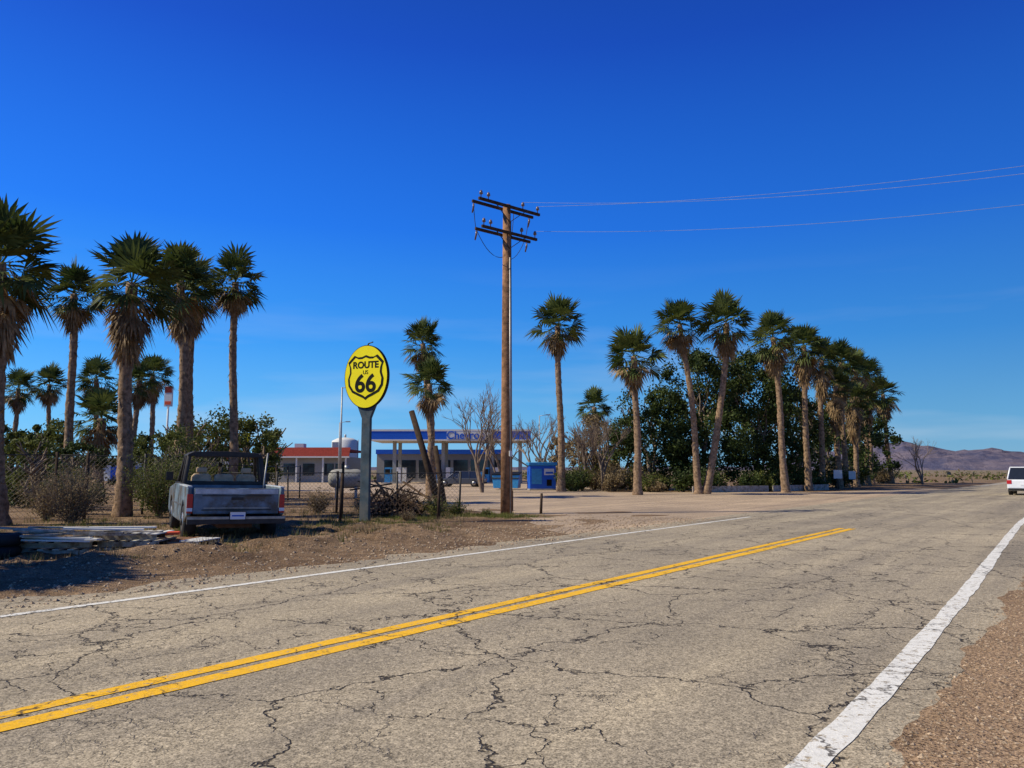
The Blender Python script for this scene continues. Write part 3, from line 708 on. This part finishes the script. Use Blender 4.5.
# ------------------------------------------------------------ fences, posts, junk
def fence(pts,h=1.8,sp=3.0,mesh=True):
    m=MB()
    for i in range(len(pts)-1):
        a=Vector((*pts[i],0)); b=Vector((*pts[i+1],0)); L=(b-a).length; d=(b-a)/L; n=max(1,round(L/sp))
        for k in range(n+1):
            p=a+d*(L*k/n)+Vector((R.uniform(-.03,.03),0,0)); z=hgt(p.x,p.y); m.tube([p+Vector((0,0,z-.1)),p+Vector((R.uniform(-.06,.06),0,z+h+.05))],.04,'dsteel' if k%3 else 'dwood',6)
        m.tube([a+Vector((0,0,h)),a.lerp(b,.5)+Vector((0,0,h-.03)),b+Vector((0,0,h))],.018,'dsteel',5)
        if mesh:
            s=.16; c=int((L+h)/s)
            for k in range(c):
                for sg in (0,1):
                    t0=k*s-h if sg==0 else k*s
                    t1=t0+h if sg==0 else t0-h
                    z0,z1=.05,h
                    def clip(ta,za,tb,zb):
                        if ta<0: f=(0-ta)/(tb-ta); za=za+(zb-za)*f; ta=0
                        if ta>L: f=(L-ta)/(tb-ta); za=za+(zb-za)*f; ta=L
                        return ta,za
                    if max(t0,t1)<=0 or min(t0,t1)>=L: continue
                    qa=clip(t0,z0,t1,z1); qb=clip(t1,z1,t0,z0)
                    p=a+d*qa[0]+Vector((0,0,qa[1])); q=a+d*qb[0]+Vector((0,0,qb[1]))
                    m.tube([p,q],.0042,'mesh',3,cap=False)
    m.obj('chain_link_fence')
fence([(-24,21),(-15.2,25.8),(-11.2,29.8)],2.1)
fence([(-11.2,29.8),(-6.5,28.8),(-1.9,28.2)],1.5,2.4)
fence([(-11.2,29.8),(-12,44)],1.8,mesh=False)
m=MB()
for x,y,h in ((-5.35,24.3,1.5),(-6.1,27.9,1.9),(-2.4,25.4,1.15),(1.05,28.5,.75),(.0,30.5,.8),(-12.9,23.5,2.1)):
    m.tube([(x,y,-.1),(x+R.uniform(-.04,.04),y,h)],[.055,.045],'dwood',7)
m.obj('fence_posts')
m=MB(); m.tube([(-2.65,29.6,-.1),(-3.95,30.2,3.9)],[.15,.11],'dwood',8); m.obj('leaning_post')
m=MB(); m.tube([(-2.45,28.8,-.1),(-2.9,29.2,2.5)],[.12,.09],'dwood',8); m.obj('leaning_post')
m=MB(); rj=random.Random(4)
for i in range(34):
    c=Vector((-4.0+rj.uniform(-.9,.9),27+rj.uniform(-.5,.5),.12+rj.random()**1.6*.95)); rot=Matrix.Rotation(rj.uniform(-.6,.6),3,'Z')@Matrix.Rotation(rj.uniform(-.8,.8),3,'Y')
    m.box(c,(rj.uniform(.6,1.5),.08,.05),rj.choice(['bwood','dwood','dwood']),rot)
for i in range(90):
    a=rj.random()*6.3; c=Vector((-3.9+rj.gauss(0,.5),26.9+rj.gauss(0,.3),rj.random()*.5)); d=Vector((cos(a),sin(a)*.5,rj.uniform(-.1,.9)))
    m.tube([c,c+d*.35+Vector((0,0,.05)),c+d*.8],[.014,.010,.005],'bwood',3,cap=False)
m.obj('scrap_wood_pile')
m=MB()
for k in range(2):
    for i in range(9):
        m.box((-4.75+i*.18,26.2,.55),(.035,.03,.95),'bwood',Matrix.Rotation(.5 if k else -.5,3,'Y'))
m.obj('wooden_lattice')
def pallet(name,x,y,rz,n,L=1.2,W=1.0,mat='gwood'):
    z=hgt(x,y)-.02; m=MB()
    for k in range(n):
        z0=z+k*.13; r=Matrix.Rotation(rz+rj.uniform(-.08,.08),3,'Z'); o=Vector((x+rj.uniform(-.06,.06),y+rj.uniform(-.05,.05),0))
        for j in (-1,0,1): m.box(o+r@Vector((0,j*W*.46,0))+Vector((0,0,z0+.045)),(L,.05,.085),'gwood' if j else 'dwood',r)
        for j in range(6):
            m.box(o+r@Vector(((-.5+j/5)*L*.92,0,0))+Vector((0,0,z0+.1)),(.11,W,.02),mat if rj.random()<.6 else 'white_w',r)
    m.obj(name)
pallet('wooden_pallet',-8.5,14.7,.18,2,1.4,.9); pallet('wooden_pallet',-7.2,14.9,.05,3,1.1,.9); pallet('wooden_pallet',-6.35,15.4,-.1,2,.8,.8,'wood')
m=MB()
for i in range(18):
    r=Matrix.Rotation(rj.uniform(-.2,.35),3,'Z')@Matrix.Rotation(rj.uniform(-.05,.05),3,'Y'); m.box((-7.9+rj.uniform(-1.0,1.0),14.4+rj.uniform(-.5,.4),hgt(-7.8,14.6)+.30+.03*i*.4),(rj.uniform(.8,1.8),.13,.03),rj.choice(['white_w','gwood','gwood']),r)
m.obj('loose_boards')
m=MB(); zz=hgt(-9.2,13.9)
for j,(ox,oz) in enumerate(((0,0),(.04,.2))):
    V=[];F=[];n=24;k=10
    for a in range(n):
        for b in range(k):
            rr=.27+.12*cos(2*pi*b/k); V.append((-9.15+ox+rr*cos(2*pi*a/n),13.9+rr*sin(2*pi*a/n),zz+.1+oz+.11*sin(2*pi*b/k)))
            F.append((a*k+b,((a+1)%n)*k+b,((a+1)%n)*k+(b+1)%k,a*k+(b+1)%k))
    m.idx(V,F,'black',True)
m.obj('old_tyres')
m=MB(); m.box((-6.6,15.1,hgt(-6.5,14.9)+.36),(.35,.2,.06),'orange',Matrix.Rotation(.3,3,'Z')); m.box((-6.5,14.4,hgt(-6.5,14.2)+.06),(.3,.22,.1),'white_w',Matrix.Rotation(.8,3,'Z')); m.obj('scrap_panels',bevel=.02)
m=MB()
for (a,b) in (((12.8,55),(19,57.5)),((19.4,57.7),(25.5,62.5))):
    a=Vector((*a,0));b=Vector((*b,0)); m.prism([a,b,b+Vector((0,0,.45)),a+Vector((0,0,.45))],(0,0,0),(0,.2,0),'gwood')
m.obj('low_wall')
def small_sign(x,y,h,mat,w=.6):
    m=MB(); m.tube([(x,y,0),(x,y,h)],.035,'dsteel',6); m.prism([(x-w/2,y-.05,h-.7),(x+w/2,y-.05,h-.7),(x+w/2,y-.05,h),(x-w/2,y-.05,h)],(0,0,0),(0,.02,0),mat); m.obj('traffic_sign')
small_sign(26.8,63.8,1.6,'white_w',.7); small_sign(29.6,67.5,1.5,'white_w',.6); small_sign(-16.5,48,3.9,'sign_y',.4)

# ------------------------------------------------------------ mountains
k=NT('mountain_rock_haze'); p=k.pos(); k.col(k.mix(k.rng(k.noise(p,.004,8,.7),.4,.6),(.10,.10,.16),(.22,.18,.21))); k.rough(1,0); k.bump(k.noise(p,.01,8,.7),1,60); M['mtn']=k.m  # rock colour is shifted to blue to paint in the distance haze
mb=MB(); V=[];F=[]; NA=260; NR=12
for i in range(NA):
    az=rad(-60+130*i/(NA-1)); amp=.13+.87*sstep(16,24,math.degrees(az)) 
    deg=math.degrees(az); prof=285*(1-.32*sstep(25,34,deg))*amp
    for j in range(NR):
        t=j/(NR-1); r=6400+1800*t
        hh=prof*(sin(pi*min(1,t*1.05)*.5)**.9 if t<.75 else 1-.4*(t-.75))
        hh*=(.80+.36*noise.fractal(Vector((az*26,t*2.2,5)),.8,2.1,6)) 
        V.append((r*sin(az),r*cos(az),max(-8,hh) if j else -8))
for i in range(NA-1):
    for j in range(NR-1): F.append((i*NR+j,(i+1)*NR+j,(i+1)*NR+j+1,i*NR+j+1))
mb.idx(V,F,'mtn',False); mb.obj('mountains')

# ------------------------------------------------------------ light
EL,AZ=rad(44),rad(-99)
SD=Vector((cos(EL)*sin(AZ),cos(EL)*cos(AZ),sin(EL)))
w=bpy.data.worlds.new('World'); scene.world=w; w.use_nodes=True; nt=w.node_tree; bg=nt.nodes['Background']
def wn(t,**k):
    x=nt.nodes.new(t)
    for a,b in k.items(): setattr(x,a,b)
    return x
sky=wn('ShaderNodeTexSky'); sky.sky_type='NISHITA'; sky.sun_disc=False; sky.sun_elevation=EL; sky.sun_rotation=AZ
sky.air_density=1.0; sky.dust_density=.3; sky.ozone_density=4.0; sky.altitude=300
tc=wn('ShaderNodeTexCoord'); sx=wn('ShaderNodeSeparateXYZ'); nt.links.new(tc.outputs['Generated'],sx.inputs[0])
rp=wn('ShaderNodeValToRGB'); nt.links.new(sx.outputs['Z'],rp.inputs[0]); cr=rp.color_ramp
stops=[(0.0,(.24,.62,.95)),(.06,(.13,.52,.98)),(.16,(.03,.34,.98)),(.30,(.003,.18,.88)),(.50,(.0,.068,.54)),(.66,(.0,.035,.28)),(1.0,(.0,.018,.13))]
cr.elements[0].position=0; cr.elements[0].color=(*stops[0][1],1); cr.elements[1].position=1; cr.elements[1].color=(*stops[-1][1],1)
for p_,c_ in stops[1:-1]:
    q=cr.elements.new(p_); q.color=(*c_,1)
dp=wn('ShaderNodeVectorMath',operation='DOT_PRODUCT'); nt.links.new(tc.outputs['Generated'],dp.inputs[0]); dp.inputs[1].default_value=SD
mr=wn('ShaderNodeMapRange'); nt.links.new(dp.outputs['Value'],mr.inputs[0]); mr.inputs[1].default_value=-.4; mr.inputs[2].default_value=.8; mr.inputs[3].default_value=6.8; mr.inputs[4].default_value=13.0
sc=wn('ShaderNodeVectorMath',operation='SCALE'); nt.links.new(rp.outputs[0],sc.inputs[0]); nt.links.new(mr.outputs[0],sc.inputs['Scale'])
mx=wn('ShaderNodeMix',data_type='RGBA'); mx.inputs[0].default_value=.88; nt.links.new(sky.outputs[0],mx.inputs[6]); nt.links.new(sc.outputs[0],mx.inputs[7])
mp=wn('ShaderNodeMapping'); mp.inputs['Scale'].default_value=(1.2,1.2,9); mp.inputs['Rotation'].default_value=(0,.12,0); nt.links.new(tc.outputs['Generated'],mp.inputs[0])
nz=wn('ShaderNodeTexNoise'); nz.inputs['Scale'].default_value=1.7; nz.inputs['Detail'].default_value=5; nt.links.new(mp.outputs[0],nz.inputs['Vector'])
m1=wn('ShaderNodeMapRange'); nt.links.new(nz.outputs['Fac'],m1.inputs[0]); m1.inputs[1].default_value=.50; m1.inputs[2].default_value=.8; m1.inputs[4].default_value=.45
m2=wn('ShaderNodeMapRange'); nt.links.new(sx.outputs['Z'],m2.inputs[0]); m2.inputs[1].default_value=.26; m2.inputs[2].default_value=.05
mm=wn('ShaderNodeMath',operation='MULTIPLY'); nt.links.new(m1.outputs[0],mm.inputs[0]); nt.links.new(m2.outputs[0],mm.inputs[1])
cl=wn('ShaderNodeMix',data_type='RGBA'); nt.links.new(mm.outputs[0],cl.inputs[0]); nt.links.new(mx.outputs[2],cl.inputs[6]); cl.inputs[7].default_value=(7,7.6,8.2,1)
nt.links.new(cl.outputs[2],bg.inputs[0]); bg.inputs[1].default_value=.1
sl=bpy.data.lights.new('sun','SUN'); sl.energy=5.0; sl.angle=rad(.5); sl.color=(1,.925,.74)
so=bpy.data.objects.new('sun',sl); scene.collection.objects.link(so); so.location=(-30,0,40)
so.rotation_euler=SD.to_track_quat('Z','Y').to_euler()

# ------------------------------------------------------------ camera
cd=bpy.data.cameras.new('camera'); cd.lens=27.07; cd.sensor_width=36; cd.clip_end=30000; cd.clip_start=.05
co=bpy.data.objects.new('camera',cd); scene.collection.objects.link(co); co.location=(0,0,1.6); co.rotation_euler=(rad(90+6.37),0,0)
scene.camera=co
